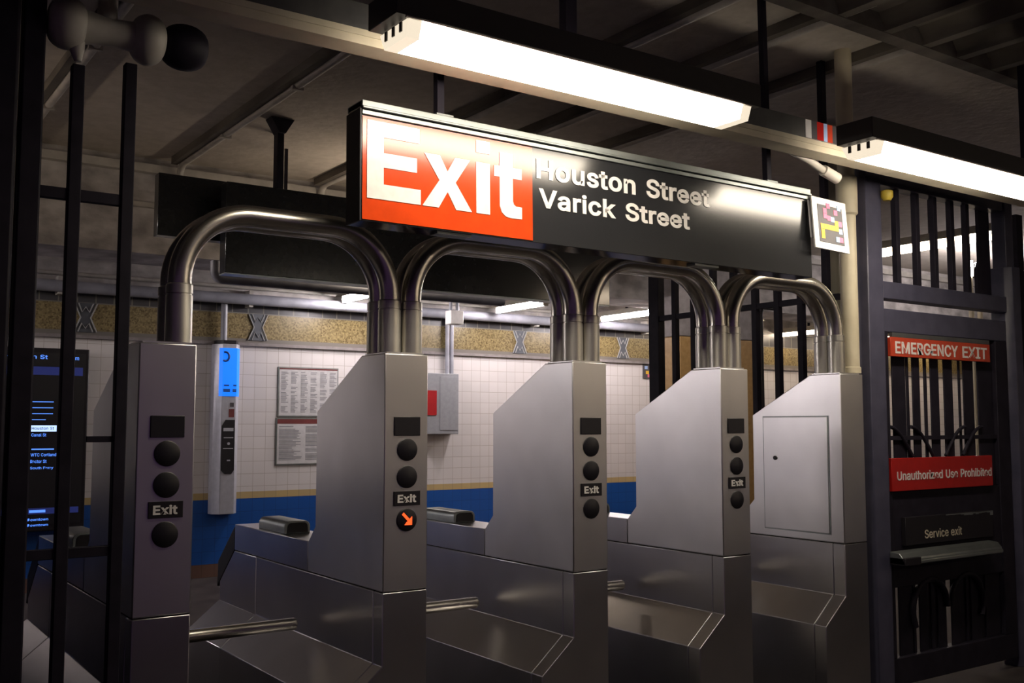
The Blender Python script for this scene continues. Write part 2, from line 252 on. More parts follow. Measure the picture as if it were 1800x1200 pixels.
def text(mb, body, x0, x1, z0, z1, y, depth=.002, bold=.015, res=3):
    """lettering facing -Y, fitted to the box x0..x1, z0..z1 (outer bounds of the ink)"""
    layers = []
    def layer(q):
        while len(layers) <= q:
            cu = bpy.data.curves.new('lettering', 'CURVE'); cu.dimensions = '2D'; cu.fill_mode = 'BOTH'
            cu.offset = bold; cu.extrude = .5; layers.append(cu)
        return layers[q]
    pen = 0
    for chs in body:
        if chs == ' ': pen += .22; continue
        adv, outl = GLYPHS[chs]
        for q, o_ in enumerate(outl):
            pts = [tuple(int(v)/1000 for v in p.split()) for p in o_.split(',')]
            sp = layer(q if chs in 'kti' else 0).splines.new('POLY'); sp.points.add(len(pts)-1); sp.use_cyclic_u = True
            for p, (px_, py_) in zip(sp.points, pts): p.co = (px_+pen, py_, 0, 1)
        pen += adv/1000 + bold*.9
    geo = []
    for cu in layers:
        ob = bpy.data.objects.new('lettering', cu); COL.objects.link(ob)
        dg = bpy.context.evaluated_depsgraph_get(); dg.update()
        me = bpy.data.meshes.new_from_object(ob.evaluated_get(dg))
        geo.append(([v.co.copy() for v in me.vertices], [tuple(p.vertices) for p in me.polygons]))
        bpy.data.objects.remove(ob); bpy.data.curves.remove(cu); bpy.data.meshes.remove(me)
    xs = [c.x for vv, _ in geo for c in vv]; ys = [c.y for vv, _ in geo for c in vv]
    ax, bx, ay, by = min(xs), max(xs), min(ys), max(ys)
    for vv, ff in geo:
        vs = [mb.bm.verts.new((x0 + (c.x-ax)/(bx-ax)*(x1-x0), y - (c.z+.5)*depth, z0 + (c.y-ay)/(by-ay)*(z1-z0))) for c in vv]
        for f in ff:
            try: mb.bm.faces.new([vs[i] for i in f])
            except ValueError: pass
    return mb

def words(parent, m, body, x0, x1, z0, z1, y, depth=.002, bold=.015, name='lettering'):
    """a line of lettering, each word its own part"""
    pen = 0; rec = []
    for wd in body.split(' '):
        xs, ys = [], []
        for c in wd:
            for o_ in GLYPHS[c][1]:
                for p in o_.split(','):
                    a, b = p.split(); xs.append(int(a)/1000 + pen); ys.append(int(b)/1000)
            pen += GLYPHS[c][0]/1000 + bold*.9
        pen += .22
        rec.append((wd, min(xs), max(xs), min(ys), max(ys)))
    X0, X1 = rec[0][1], rec[-1][2]; Y0, Y1 = min(r[3] for r in rec), max(r[4] for r in rec)
    fx = lambda v: x0 + (v-X0)/(X1-X0)*(x1-x0)
    fz = lambda v: z0 + (v-Y0)/(Y1-Y0)*(z1-z0)
    for wd, a, b, c, d in rec:
        part(name, text(MB(), wd, fx(a), fx(b), fz(c), fz(d), y, depth, bold), m, parent)

def arc(c, r, a0, a1, n, f):
    return [f(c[0] + r*math.cos(a0 + (a1-a0)*i/n), c[1] + r*math.sin(a0 + (a1-a0)*i/n)) for i in range(n+1)]

# ------------------------------------------------------------------ object helpers
CACHE = {}
def thing(name, label, cat, loc=(0, 0, 0), group=None, rot=None):
    o = bpy.data.objects.new(name, None); COL.objects.link(o); o.location = loc; o.empty_display_size = .1
    if rot: o.rotation_euler = rot
    o['label'] = label; o['category'] = cat
    if group: o['group'] = group
    return o
def part(name, mb, m, parent, label=None, bevel=0, key=None):
    if key and key in CACHE: me = CACHE[key]
    else:
        if callable(mb): mb = mb()
        me = mb.mesh(name, m)
        if key: CACHE[key] = me
    o = bpy.data.objects.new(name, me); COL.objects.link(o); o.parent = parent
    if bevel:
        b = o.modifiers.new('edge', 'BEVEL'); b.width = bevel; b.segments = 2; b.limit_method = 'ANGLE'; b.angle_limit = .6
    if label: o['label'] = label
    return o
def solo(name, mb, m, label, cat, loc=(0, 0, 0), group=None, bevel=0, rot=None):
    o = part(name, mb, m, None, label, bevel); o['category'] = cat; o.location = loc
    if rot: o.rotation_euler = rot
    if group: o['group'] = group
    return o
def struct(name, mb, m, parent=None, bevel=0):
    o = part(name, mb, m, parent, None, bevel); o['kind'] = 'structure'; return o

# ================================================================== setting
struct('floor', MB().box(-9, 16, -7, 6.2, -.1, 0), FLOORM)
struct('wall_back', MB().box(-9, 16, 6.2, 6.4, 0, 2.66), TILE)
struct('wall_back_upper', MB().box(-9, 16, 6.2, 6.4, 2.66, 3.4), PLASTER)
struct('ceiling', MB().box(-9, 16, -.36, 6.4, 3.4, 3.5), CEIL)
struct('ceiling_near', MB().box(-9, 16, -7, -.36, 3.4, 3.5), RIB)  # dark rib colour paints in the shade of the unlit near side
struct('wall_front', MB().box(3.4, 16, -6.7, -6.5, 0, 3.4), TILE)
struct('wall_right', MB().box(16, 16.2, -7, 6.4, 0, 3.4), TILE)
struct('trim_1', MB().box(-9, 16, 4.43, 5.0, 2.68, 3.4), PLASTER)          # plastered downstand along the platform
struct('trim_2', MB().box(-9, 16, 4.36, 4.43, 3.28, 3.34), GREYPAINT)      # mouldings on it
struct('trim_3', MB().box(-9, 16, 4.38, 4.43, 3.02, 3.055), GREYPAINT)
# ribs of the ceiling on the near side
k = 4
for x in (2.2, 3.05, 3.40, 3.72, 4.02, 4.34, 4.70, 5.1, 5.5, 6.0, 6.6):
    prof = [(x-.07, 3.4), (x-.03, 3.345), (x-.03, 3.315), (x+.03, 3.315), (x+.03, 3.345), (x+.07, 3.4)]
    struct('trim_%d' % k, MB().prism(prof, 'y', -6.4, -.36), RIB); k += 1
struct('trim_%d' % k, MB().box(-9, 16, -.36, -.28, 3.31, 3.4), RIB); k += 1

# diamond plaques set in the frieze
fr = struct('trim_%d' % k, MB().box(-9, 16, 6.17, 6.2, 2.165, 2.195), STONE); k += 1
for x in (-.40, 1.156, 2.734, 4.29, 5.843, 7.40, 8.95):
    pq = struct('plaque', MB().prism([(x-.085, 2.22), (x+.085, 2.22), (x+.035, 2.35), (x+.085, 2.48), (x-.085, 2.48), (x-.035, 2.35)], 'y', 6.192, 6.2), SLATE, fr)
    for pts in (((-.095, 2.225), (-.042, 2.35), (-.095, 2.475)), ((.095, 2.225), (.042, 2.35), (.095, 2.475)), ((-.062, 2.475), (-.03, 2.40), (0, 2.445), (.03, 2.40), (.062, 2.475)),
                ((-.062, 2.225), (-.03, 2.30), (0, 2.255), (.03, 2.30), (.062, 2.225))):
        struct('pale_outline', MB().tube([(x+u_, 6.190, v_) for u_, v_ in pts], .0065, 6), PALESTONE, pq)

# ================================================================== turnstiles
HT, SEAM = 1.67, .816
def base_profile(x0=0):
    return [(x0, SEAM), (x0, .562), (-.158, .432), (-.158, 0), (.18, 0), (.18, SEAM)]
def disc(x, z, r=.0405):
    return lambda: MB().tube([(x, 0, z), (x, -.004, z), (x, -.006, z)], [r, r, r*.93], 40)
def turnstile(i, label, kind):
    t = thing('turnstile', label, 'turnstile', (.86*i, 0, 0), 'steel turnstiles in a row')
    part('front_end_panel', lambda: MB().prism(base_profile(), 'y', 0, .070), BODY, t, bevel=.003, key='fep')
    part('cabinet_body', lambda: MB().prism(base_profile(), 'y', .0735, 1.221), BODY, t, bevel=.003, key='body')
    def rear():
        m = MB().prism([(1.2245, SEAM), (1.503, SEAM), (1.70, .650), (1.70, 0), (1.2245, 0)], 'x', 0, .18)
        return m.prism([(0, .562), (-.158, .432), (-.158, 0), (0, 0)], 'y', 1.2245, 1.70)
    part('rear_section', rear, BODY, t, bevel=.003, key='rear')
    part('post', lambda: MB().prism([(0, SEAM+.004), (0, HT), (.19, HT), (.585, 1.464), (.585, 1.005), (.650, .940), (.650, SEAM+.004)], 'x', 0, .18), STEEL, t, bevel=.004, key='post')
    part('post_cap', lambda: MB().box(.012, .168, .012, .185, HT, HT+.006), STEEL, t, key='cap')
    part('side_rail', lambda: MB().prism([(.6535, SEAM+.004), (.6535, .940), (1.505, .940), (1.505, SEAM+.004)], 'x', 0, .18), BODY, t, bevel=.003, key='rail')
    part('seam_gasket', lambda: MB().box(.004, .176, .004, 1.49, SEAM-.003, SEAM+.006), GAP, t, key='gasket')
    part('entry_panel', lambda: MB().prism([(1.508, .932), (1.733, .744), (1.741, .619), (1.508, .815)], 'x', .0, .18), BLACKPLASTIC, t, 'black slanted entry panel', bevel=.004, key='entry')
    if kind != 'end':
        def rd():
            prof = [(.02, .94)] + arc((.045, .955), .025, PI, PI/2, 5, lambda a, b: (a, b+.014)) + arc((.115, .955), .025, PI/2, 0, 5, lambda a, b: (a, b+.014)) + [(.14, .94)]
            return MB().prism(prof, 'y', .95, 1.25)
        r = part('card_reader', rd, ALU, t, bevel=.003, key='reader')
        def rw():
            prof = [(.032, .944)] + arc((.052, .957), .018, PI, PI/2, 5, lambda a, b: (a, b+.012)) + arc((.108, .957), .018, PI/2, 0, 5, lambda a, b: (a, b+.012)) + [(.128, .944)]
            return MB().prism(prof, 'y', .946, .951)
        part('reader_window', rw, BLACKGLASS, r, key='readerwin')
        part('display_screen', lambda: MB().box(.039, .146, -.005, 0, 1.372, 1.441), BLACKGLASS, t, bevel=.002, key='screen')
        for z in (1.322, 1.224):
            part('signal_light', disc(.0935, z), BLACKGLASS, t, 'unlit dark round signal', key='disc%f' % z)
        pl = part('exit_plate', lambda: MB().box(.040, .147, -.005, 0, 1.121, 1.173), BLACKPLASTIC, t, bevel=.001, key='plate')
        part('lettering', lambda: text(MB(), 'Exit', .0535, .1295, 1.132, 1.162, -.005, .0015, .03), WHITE, pl, key='exitsmall')
        lo = part('signal_light', disc(.0935, 1.070), BLACKGLASS, t, 'red-orange lit arrow signal' if kind == 'arrow' else 'unlit dark round signal', key='disc3')
        if kind == 'arrow':
            am = MB().prism([(.071, 1.090), (.078, 1.097), (.101, 1.074), (.094, 1.067)], 'y', -.0085, -.0063)
            am.prism([(.112, 1.052), (.112, 1.082), (.102, 1.072), (.088, 1.060), (.082, 1.052)], 'y', -.0085, -.0063)
            part('arrow', am, ARROW, lo)
        # tripod on the passage side
        hub = Vector((.18, .62, .60))
        def hubm():
            return MB().tube([hub + Vector((-.02, 0, .02)), hub + Vector((.028, 0, -.028)), hub + Vector((.04, 0, -.04))], [.085, .085, .06], 28)
        part('tripod_hub', hubm, BODY, t, bevel=0, key='hub')
        ts = hub + Vector((.02, 0, .022))
        part('arm', lambda: MB().tube([ts, ts+Vector((.59, 0, 0)), ts+Vector((.597, 0, 0)), ts+Vector((.60, 0, 0))], [.0245, .0245, .021, .014], 24), POLISHED, t, 'level polished arm across the passage', key='arm1')
        for s in (-1, 1):
            d = Vector((.25, s*.612, -.75)).normalized(); q = hub + Vector((.02, s*.02, -.04))
            part('arm', (lambda q=q, d=d: MB().tube([q, q+d*.52, q+d*.527, q+d*.53], [.0245, .0245, .021, .014], 24)), POLISHED, t, 'folded arm hanging down', key='arm2%d' % s)
    else:
        d = part('access_door', MB().box(-.006, -.001, .085, .505, .862, 1.452), STEEL, t, 'flat access door with thin raised edge', bevel=.002)
        part('lock', MB().cyl((-.006, .425, 1.235), (-.012, .425, 1.235), .011, 20), BLACKPLASTIC, d)
        part('door_edge', MB().box(-.0025, -.0005, .079, .511, .856, 1.458), ALU, d)
    return t
turnstile(0, 'leftmost steel turnstile, in shadow beside the black vertical fence bars', 'exit')
turnstile(1, 'second steel turnstile from the left, with a red-orange arrow lit under its Exit plate', 'arrow')
turnstile(2, 'third of five steel turnstiles, the middle one, all its round signals dark', 'exit')
turnstile(3, 'fourth steel turnstile from the left, last one with an Exit plate', 'exit')
turnstile(4, 'blank-fronted steel end turnstile with a flat side door, next to the emergency gate', 'end')

# ---- steel hoops over the passages
ORD = ['first', 'second', 'third', 'fourth']
def hoop(i, row, y):
    x0, x1 = .135, .905
    zt, R, r = 2.120, .235, .0375
    def m():
        pts = [(x0, 0, HT+.0065), (x0, 0, zt-R)] + [(x, 0, z) for x, z in arc((x0+R, zt-R), R, PI, PI/2, 14, lambda a, b: (a, b))]
        pts += [(x, 0, z) for x, z in arc((x1-R, zt-R), R, PI/2, 0, 14, lambda a, b: (a, b))] + [(x1, 0, HT+.0065)]
        return MB().tube(pts, r, 28)
    t = thing('guard_hoop', '%s steel pipe hoop arching over the %s passage from the left' % (row, ORD[i]), 'pipe hoop', (.86*i, y, 0), 'steel hoops over the passages')
    part('pipe', m, POLISHED, t, key='hoop')
    for x, kk in ((x0, 'a'), (x1, 'b')):
        def c(x=x):
            return MB().tube([(x, 0, HT+.0065), (x, 0, 1.832), (x, 0, 1.833), (x, 0, 1.837), (x, 0, 1.838), (x, 0, 1.866), (x, 0, 1.869)],
                             [.0425, .0425, .039, .039, .0425, .0425, .0395], 28)
        part('sleeve', c, SLEEVE, t, key='sleeve'+kk)
for i in range(4):
    hoop(i, 'nearer', .055); hoop(i, 'farther', .142)

# ================================================================== hanging exit sign
SY = -.25
sg = thing('hanging_sign', 'long black hanging sign with red Exit panel and white street names', 'sign', (.63, SY, 2.495), None, (math.radians(-.8), 0, 0))
def L_(x, z): return (x-.63, z-2.495)
W = 2.29
part('sign_box', MB().box(0, W, 0, .10, -.41, -.002), SIGNBLACK, sg, bevel=.002)
part('red_panel', MB().box(.004, .702, -.003, -.0005, -.404, -.054), RED, sg, 'red Exit panel at the left end')
tr = MB().box(0, W, -.008, .105, -.022, 0); tr.box(0, W, -.014, .0, -.030, -.022); tr.box(0, W, -.008, 0, -.050, -.034)
part('top_rail', tr, ALU, sg, 'ribbed aluminium rail along the top', bevel=.002)
part('end_edge', MB().box(-.006, -.0005, -.004, .10, -.41, -.03), BLACKPLASTIC, sg)
# big Exit drawn letter by letter
ex = MB()
def poly(pts): ex.prism([L_(*p) for p in pts], 'y', -.0055, -.003)
zb, zc, zx = 2.164, 2.430, 2.350
poly([(.650, zb), (.855, zb), (.855, zb+.052), (.712, zb+.052), (.712, zb+.110), (.840, zb+.110), (.840, zb+.160), (.712, zb+.160), (.712, zc-.052), (.850, zc-.052), (.850, zc), (.650, zc)])
poly([(.862, zb), (.927, zb), (.963, zb+.060), (.998, zb), (1.064, zb), (.996, zb+.097), (1.056, zx), (.994, zx), (.963, zx-.054), (.932, zx), (.869, zx), (.930, zb+.097)])
poly([(1.083, zb), (1.141, zb), (1.141, zx), (1.083, zx)]); poly([(1.083, zc-.045), (1.141, zc-.045), (1.141, zc), (1.083, zc)])
poly([(1.184, zx+.052), (1.184, zx), (1.160, zx), (1.160, zx-.040), (1.184, zx-.040), (1.184, zb+.040), (1.192, zb+.016), (1.210, zb+.002), (1.235, zb-.002), (1.282, zb), (1.282, zb+.043),
      (1.256, zb+.044), (1.246, zb+.050), (1.242, zb+.062), (1.242, zx-.040), (1.282, zx-.040), (1.282, zx), (1.242, zx), (1.242, zx+.052)])
part('exit_lettering', ex, LETTER, sg)
words(sg, LETTER, 'Houston Street', 1.352-.63, 2.262-.63, 2.328-2.495, 2.406-2.495, -.001, .002, .022, 'street_name')
words(sg, LETTER, 'Varick Street', 1.362-.63, 2.143-.63, 2.219-2.495, 2.294-2.495, -.001, .002, .022, 'street_name')
for x in (.96-.63, 2.69-.63):
    part('hanger', MB().box(x-.014, x+.014, .035, .063, -.002, .905), PAINT, sg)
    part('hanger_bracket', MB().box(x-.02, x+.05, .03, .068, 0, .02), ALU, sg)
for x in (.30, 1.55):
    part('bottom_clip', MB().box(x, x+.14, .01, .06, -.418, -.41), ALU, sg)

# ---- colour-block poster hung at its right end
po = thing('colour_code_poster', 'small white-bordered poster of coloured squares hung beside the long sign', 'poster', (2.905, -.272, 2.462), None, (math.radians(-6), math.radians(2), 0))
part('card', MB().box(0, .245, 0, .008, -.245, 0), WHITE, po)
part('tab', MB().box(-.02, .02, .0085, .010, -.20, -.02), BLACKPLASTIC, po)
part('dark_field', MB().box(.035, .212, -.002, -.0005, -.212, -.033), DGREY, po)
gx, gz, gs = .047, -.205, .0258
px = {PINK: [(2, 6), (1, 5), (4, 5), (1, 4), (2, 3.7), (5, 3), (5, 0)], LBLUE: [(5, 6), (3, 3.6), (4, 0), (5, 1.6)], YELLOW: [(0, 1), (0, 2), (1, 2), (2, 2), (3, 2), (4, 2), (4, 3), (0, .2)]}
for mm, cells in px.items():
    for cx, cz in cells: part('colour_square', MB().box(gx+cx*gs, gx+(cx+1)*gs-.0005, -.0035, -.002, gz+cz*gs+.004, gz+(cz+1)*gs+.003), mm, po)

# ================================================================== lights over the turnstiles
def big_lamp(x0, label):
    t = thing('fluorescent_light', label, 'light', (x0, -.70, 2.57), 'wraparound lights over the turnstiles')
    Lg = 1.42
    lens = [(-.090, 0), (-.072, -.052), (.058, -.052), (.086, 0)]
    part('diffuser', lambda: MB().prism(lens, 'x', .045, Lg-.045), LENS, t, 'glowing white diffuser', key='lens')
    part('housing', lambda: MB().box(-.045, Lg+.045, -.098, .078, .001, .085), HOUSING, t, bevel=.003, key='housing')
    part('rim', lambda: MB().box(-.01, Lg, -.096, -.086, -.004, .0), ENDCAP, t, key='rim')
    for x in (.35, 1.05): part('mount_arm', MB().box(x, x+.04, .079, .235, .032, .07), HOUSING, t)
    for a, b in ((0, .043), (Lg-.043, Lg)):
        m = MB().prism([(-.091, -.001), (-.073, -.053), (.059, -.053), (.087, -.001)], 'x', a, b)
        c = part('end_cap', m, LENSEND, t, 'dimmer glowing end of the diffuser')
        if a == 0:
            for yy in (-.045, 0., .045):
                part('slot', MB().box(-.004, .0005, yy-.007, yy+.007, -.030, -.002), HOUSING, c)
    return t
big_lamp(.51, 'long glowing fluorescent light hanging over the street sign, whole in view')
big_lamp(2.68, 'glowing fluorescent light over the emergency gate, cut off at the right')
ch = thing('light_channel', 'dark metal channel with pale lip carrying the two bright lights', 'channel', (-1.5, -.46, 2.645))
part('box_channel', MB().box(0, 6.6, .0, .085, 0, .085), CHANNEL, ch, bevel=.002)
part('lip', MB().box(0, 6.6, -.004, .09, -.021, -.001).box(0, 6.6, .0, .09, -.026, -.021).box(0, 6.6, -.004, .09, -.050, -.026), LIP, ch, 'pale double lip along the bottom')
stk = part('sticker', MB().box(4.14, 4.46, -.002, -.0003, .003, .083), PAPER, ch, 'striped colour sticker')
for a, b, mm in ((4.18, 4.215, DGREY), (4.215, 4.26, DEEPRED), (4.26, 4.285, LBLUE), (4.285, 4.32, ORANGERED), (4.32, 4.36, DGREY)):
    part('stripe', MB().box(a, b, -.0032, -.002, .003, .083), mm, stk)
for x in (.4, 2.85, 6.0):
    part('hanger_rod', MB().box(x, x+.05, .02, .06, .085, .754), PAINT, ch)
cd = [(2.28, -.342, 2.66), (2.45, -.342, 2.655), (2.62, -.342, 2.635), (2.80, -.34, 2.60), (2.92, -.33, 2.57), (2.99, -.33, 2.555)]
cb = thing('conduit', 'bent cream conduit dipping between the two bright lights above the sign end', 'conduit', cd[0])
part('pipe', MB().tube([Vector(c)-Vector(cd[0]) for c in cd], .017, 14), GREYPAINT, cb)
part('end_fitting', MB().cyl(Vector(cd[-2])-Vector(cd[0]), Vector(cd[-1])-Vector(cd[0])+Vector((.03, 0, -.01)), .026, 16), GREYPAINT, cb)
part('clamp', MB().box(.02, .05, -.023, .02, -.03, .03), ALU, cb)
solo('yellow_knob', MB().tube([(0, 0, 0), (0, .0, .02), (0, 0, .05), (0, 0, .06)], [.02, .032, .032, .01], 16), YELLOWPAINT, 'small yellow knob at the top of the gate post', 'knob', (3.83, -.03, 2.60))

# ================================================================== pipes at the right of the row
pp = thing('standpipe', 'cream vertical pipe rising behind the end turnstile to the lights', 'pipe', (3.612, .062, 1.6765))
part('pipe', MB().cyl((0, 0, 0), (0, 0, 1.7235), .044, 28), CREAM, pp)
part('coupling', MB().tube([(0, 0, .83), (0, 0, .84), (0, 0, 1.03), (0, 0, 1.04)], [.046, .055, .055, .046], 28), CREAM, pp)
part('foot', MB().tube([(0, 0, .0), (0, 0, .03), (0, 0, .034)], [.050, .050, .046], 28), CREAM, pp)
solo('beige_column', MB().cyl((0, 0, 0), (0, 0, 3.4), .062, 24), BEIGE, 'slim beige round column behind the end turnstile hoop', 'column', (4.70, 1.0, 0))

# ---- emergency gate
GY = .05
gf = thing('gate_frame', 'dark blue-black steel gate frame with upright bars above the door', 'gate frame', (3.755, GY, 0))
ox = 3.755
part('left_post', MB().box(3.69-ox, 3.822-ox, -.05, .06, 0, 2.78), LITPAINT, gf, bevel=.006)
part('right_post', MB().prism([(5.055-ox, -.02), (5.085-ox, -.06), (5.165-ox, -.06), (5.195-ox, -.02), (5.195-ox, .07), (5.055-ox, .07)], 'z', 0, 2.36), LITPAINT, gf, bevel=.004)
part('right_post_top', MB().box(5.075-ox, 5.16-ox, -.03, .06, 2.36, 2.78), LITPAINT, gf, bevel=.004)
part('side_plate', MB().prism([(4.90-ox, 2.12), (5.045-ox, 2.12), (5.045-ox, 2.90), (4.93-ox, 2.90), (4.93-ox, 2.40), (4.90-ox, 2.34)], 'y', .055, .075), PAINT, gf)
part('transom', MB().box(3.824-ox, 5.05-ox, -.035, .045, 2.083, 2.176), LITPAINT, gf, bevel=.004)
part('head_rail', MB().box(3.824-ox, 5.05-ox, -.03, .05, 2.70, 2.76), LITPAINT, gf, bevel=.003)
for x in (3.85, 4.02, 4.205, 4.375, 4.545, 4.70):
    part('bar', MB().box(x-.017-ox, x+.017-ox, -.014, .020, 2.177, 2.70), PAINT, gf, bevel=.003)
gd = thing('emergency_gate', 'black barred emergency exit gate with red signs and a push bar', 'gate', (3.83, GY, 0))
ox = 3.83
part('top_rail', MB().box(.005, 1.21, -.03, .04, 1.905, 2.03), LITPAINT, gd, bevel=.005)
part('bottom_rail', MB().box(.005, 1.21, -.03, .04, .06, .20), PAINT, gd, bevel=.004)
part('stile', MB().box(.005, .045, -.03, .04, .20, 1.905), PAINT, gd, bevel=.004)
part('stile', MB().box(1.085, 1.21, -.03, .04, .20, 1.905), PAINT, gd, bevel=.004)
slits = [(3.925, .038), (4.060, .020), (4.104, .044), (4.208, .052), (4.272, .046), (4.393, .060), (4.533, .070), (4.597, .040), (4.736, .054)]
edges = [3.875] + [e for c, wd in slits for e in (c-wd/2, c+wd/2)] + [4.915]
edges = [edges[0]] + [e + (.005 if q % 2 == 0 else -.005) for q, e in enumerate(edges[1:-1])] + [edges[-1]]
for a, b in zip(edges[::2], edges[1::2]):
    part('bar', MB().box(a-ox, b-ox, -.004, .004, .20, 1.905), PAINT, gd, bevel=.002)
for a, b in ((4.03, 4.075), (4.17, 4.30), (4.49, 4.62), (4.70, 4.78)):  # dark strips added behind the bars to dim the lower slits
    part('bar', MB().box(a-ox, b-ox, .006, .014, .20, .60), PAINT, gd)
for c, sgn in ((4.17, 1), (4.49, -1), (3.98, 1), (4.66, -1)):
    cx = c - ox
    part('scroll', MB().tube([(cx + sgn*(.10-.20*tt), -.018, 1.24+.16*math.sin(tt*PI/2)) for tt in [q/10 for q in range(11)]], .010, 10), PAINT, gd)
for c, sgn in ((4.20, 1), (4.55, -1)):
    cx = c - ox
    part('scroll', MB().tube([(cx + sgn*(.16*math.cos(a)), -.018, .42+.16*math.sin(a)) for a in [q*PI/12 for q in range(15)]], .016, 10), PAINT, gd)
part('mid_rail', MB().box(.045, 1.085, -.02, .02, 1.33, 1.352), PAINT, gd)
part('lower_panel', MB().box(.045, 1.085, -.022, -.014, .56, 1.06), PAINT, gd, bevel=.002)
e = part('emergency_sign', MB().box(3.867-ox, 4.82-ox, -.050, -.0305, 1.774, 1.877), ORANGERED, gd, 'orange-red box sign reading EMERGENCY EXIT', bevel=.002)
part('sign_top', MB().box(3.885-ox, 4.82-ox, -.048, -.0305, 1.878, 1.902), CHANNEL, e)
part('lettering', text(MB(), 'EMERGENCY', 3.905-ox, 4.49-ox, 1.790, 1.856, -.0505, .002, .018), WHITE, e)
part('lettering', text(MB(), 'EXIT', 4.535-ox, 4.785-ox, 1.790, 1.856, -.0505, .002, .018), WHITE, e)
u = part('warning_plate', MB().box(3.85-ox, 4.81-ox, -.045, -.024, 1.062, 1.235), DEEPRED, gd, 'dark red plate reading Unauthorized Use Prohibited', bevel=.002)
words(u, WHITE, 'Unauthorized Use Prohibited', 3.895-ox, 4.795-ox, 1.118, 1.166, -.0455, .002, .012)
s_ = part('service_plate', MB().box(3.95-ox, 4.785-ox, -.05, -.023, .775, .922), BLACKPLASTIC, gd, 'black plate reading Service exit', bevel=.002)
words(s_, LIP, 'Service exit', 4.117-ox, 4.466-ox, .803, .850, -.0505, .002, .006)
scf = MB()
for q in range(16):
    x = 4.32-ox + q*.029; h = .004 + .022*random.random()*(q/15.)
    scf.box(x, x+.031, -.0515, -.0503, .920-h, .921)
part('worn_edge', scf, ALU, s_, 'scuffed bare metal along the top edge')
pb = part('push_bar', MB().prism([(-.053, .695), (-.14, .695), (-.14, .712), (-.132, .720), (-.132, .727), (-.110, .752), (-.053, .757)], 'x', 3.80-ox, 4.725-ox), ALU, gd, 'bright metal push bar', bevel=.003)
part('bar_end', MB().box(3.80-ox, 3.936-ox, -.146, -.053, .690, .730), BLACKPLASTIC, pb, bevel=.003)
for x in (4.05, 4.62): part('bracket', MB().box(x-ox, x+.05-ox, -.053, -.022, .70, .75), BLACKPLASTIC, pb)

# ---- fence right of the gate
f3 = thing('bar_fence', 'dark fence post and bars at the far right edge beyond the gate', 'fence', (5.3, .1, 0))
part('post', MB().box(0, .07, -.03, .04, 0, 2.72), PAINT, f3, bevel=.003)
for j in range(4):
    part('bar', MB().box(.19+.16*j, .23+.16*j, -.02, .02, 0, 2.72), PAINT, f3)
part('rail', MB().box(.07, .9, -.015, .015, 2.09, 2.13), PAINT, f3)
part('panel', MB().box(.07, .9, .02, .03, .2, 2.09), PAINT, f3)

# ---- fence running back behind the end turnstile
f2 = thing('bar_fence', 'black bar fence running back toward the tiled wall behind the end turnstiles', 'fence', (3.65, 0, 0))
part('post', MB().box(-.022, .036, 1.53, 1.62, 0, 2.64), PAINT, f2, bevel=.003)
for y in (.235, .405, .57, .735, .90, 1.065, 1.23, 1.395):
    part('bar', MB().box(-.017, .017, y-.017, y+.017, 0, 3.4 if y < .3 else 2.60), PAINT, f2)
part('rail', MB().box(-.012, .012, .15, 1.53, 2.075, 2.108), PAINT, f2)
part('rail', MB().box(-.012, .012, .15, 1.53, .12, .15), PAINT, f2)

# ---- fence at the left, close by
f1 = thing('bar_fence', 'black steel fence post and bars in the dark at the left of the first turnstile', 'fence', (-.34, -.035, 0))
ox = -.34
part('post', MB().box(-.374-ox, -.312-ox, -.03, .03, 0, 3.4), PAINT, f1, bevel=.006)
part('post', MB().box(-.62-ox, -.384-ox, -.05, .05, 0, 3.4), PAINT, f1, bevel=.01)
for x, h in ((-.216, 2.50), (-.063, 2.535)):
    part('bar', MB().box(x-.018-ox, x+.018-ox, -.018, .018, 0, h), PAINT, f1, bevel=.003)
part('rail', MB().box(-.312-ox, -.045-ox, -.012, .012, 2.083, 2.118), PAINT, f1, bevel=.002)
part('rail', MB().box(-.312-ox, -.045-ox, -.012, .012, 1.022, 1.052), PAINT, f1, bevel=.002)
part('unseen_shade_panel', MB().box(-.50-ox, -.47-ox, .08, 2.6, .0, 3.2), PAINT, f1)  # unseen panel added to darken reflections in the first turnstile
part('unseen_shade_panel', MB().box(-.50-ox, -.47-ox, 2.61, 3.5, .0, 1.1), PAINT, f1)  # lower unseen panel added to keep wall reflections off its slanted base
part('stub_bar', MB().box(-.155-ox, -.08-ox, -.009, .009, 1.36, 1.378), PAINT, f1)

# ---- pale fitting above the left bars
ft = thing('pipe_fitting', 'pale grey pipe fitting with two rounded ends above the left fence bars', 'pipe fitting', (-.135, -.035, 2.625))
def lathe_x(m, xs, rs): return m.tube([(x, 0, 0) for x in xs], rs, 32)
def bulb(x0, x1, r, n=14):
    return [x0 + (x1-x0)*(.5-.5*math.cos(PI*q/n)) for q in range(n+1)], [max(.004, r*math.sin(PI*q/n)**.6) for q in range(n+1)]
part('round_end', lathe_x(MB(), *bulb(-.172, -.06, .080)), GREYPAINT, ft)
part('barrel', lathe_x(MB(), (-.09, -.06, -.02, .02, .06, .09), (.058, .052, .045, .042, .045, .05)), GREYPAINT, ft)
part('round_end', lathe_x(MB(), *bulb(.07, .175, .080)), GREYPAINT, ft)
part('dark_body', lathe_x(MB(), *bulb(.165, .31, .074)), PAINT, ft)
part('tapered_leg', MB().tube([(-.095, 0, -.03), (-.085, 0, -.075), (-.081, 0, -.112)], [.034, .022, .010], 18), GREYPAINT, ft)
part('stem', MB().cyl((0, 0, .03), (0, 0, .78), .03, 18), GREYPAINT, ft)

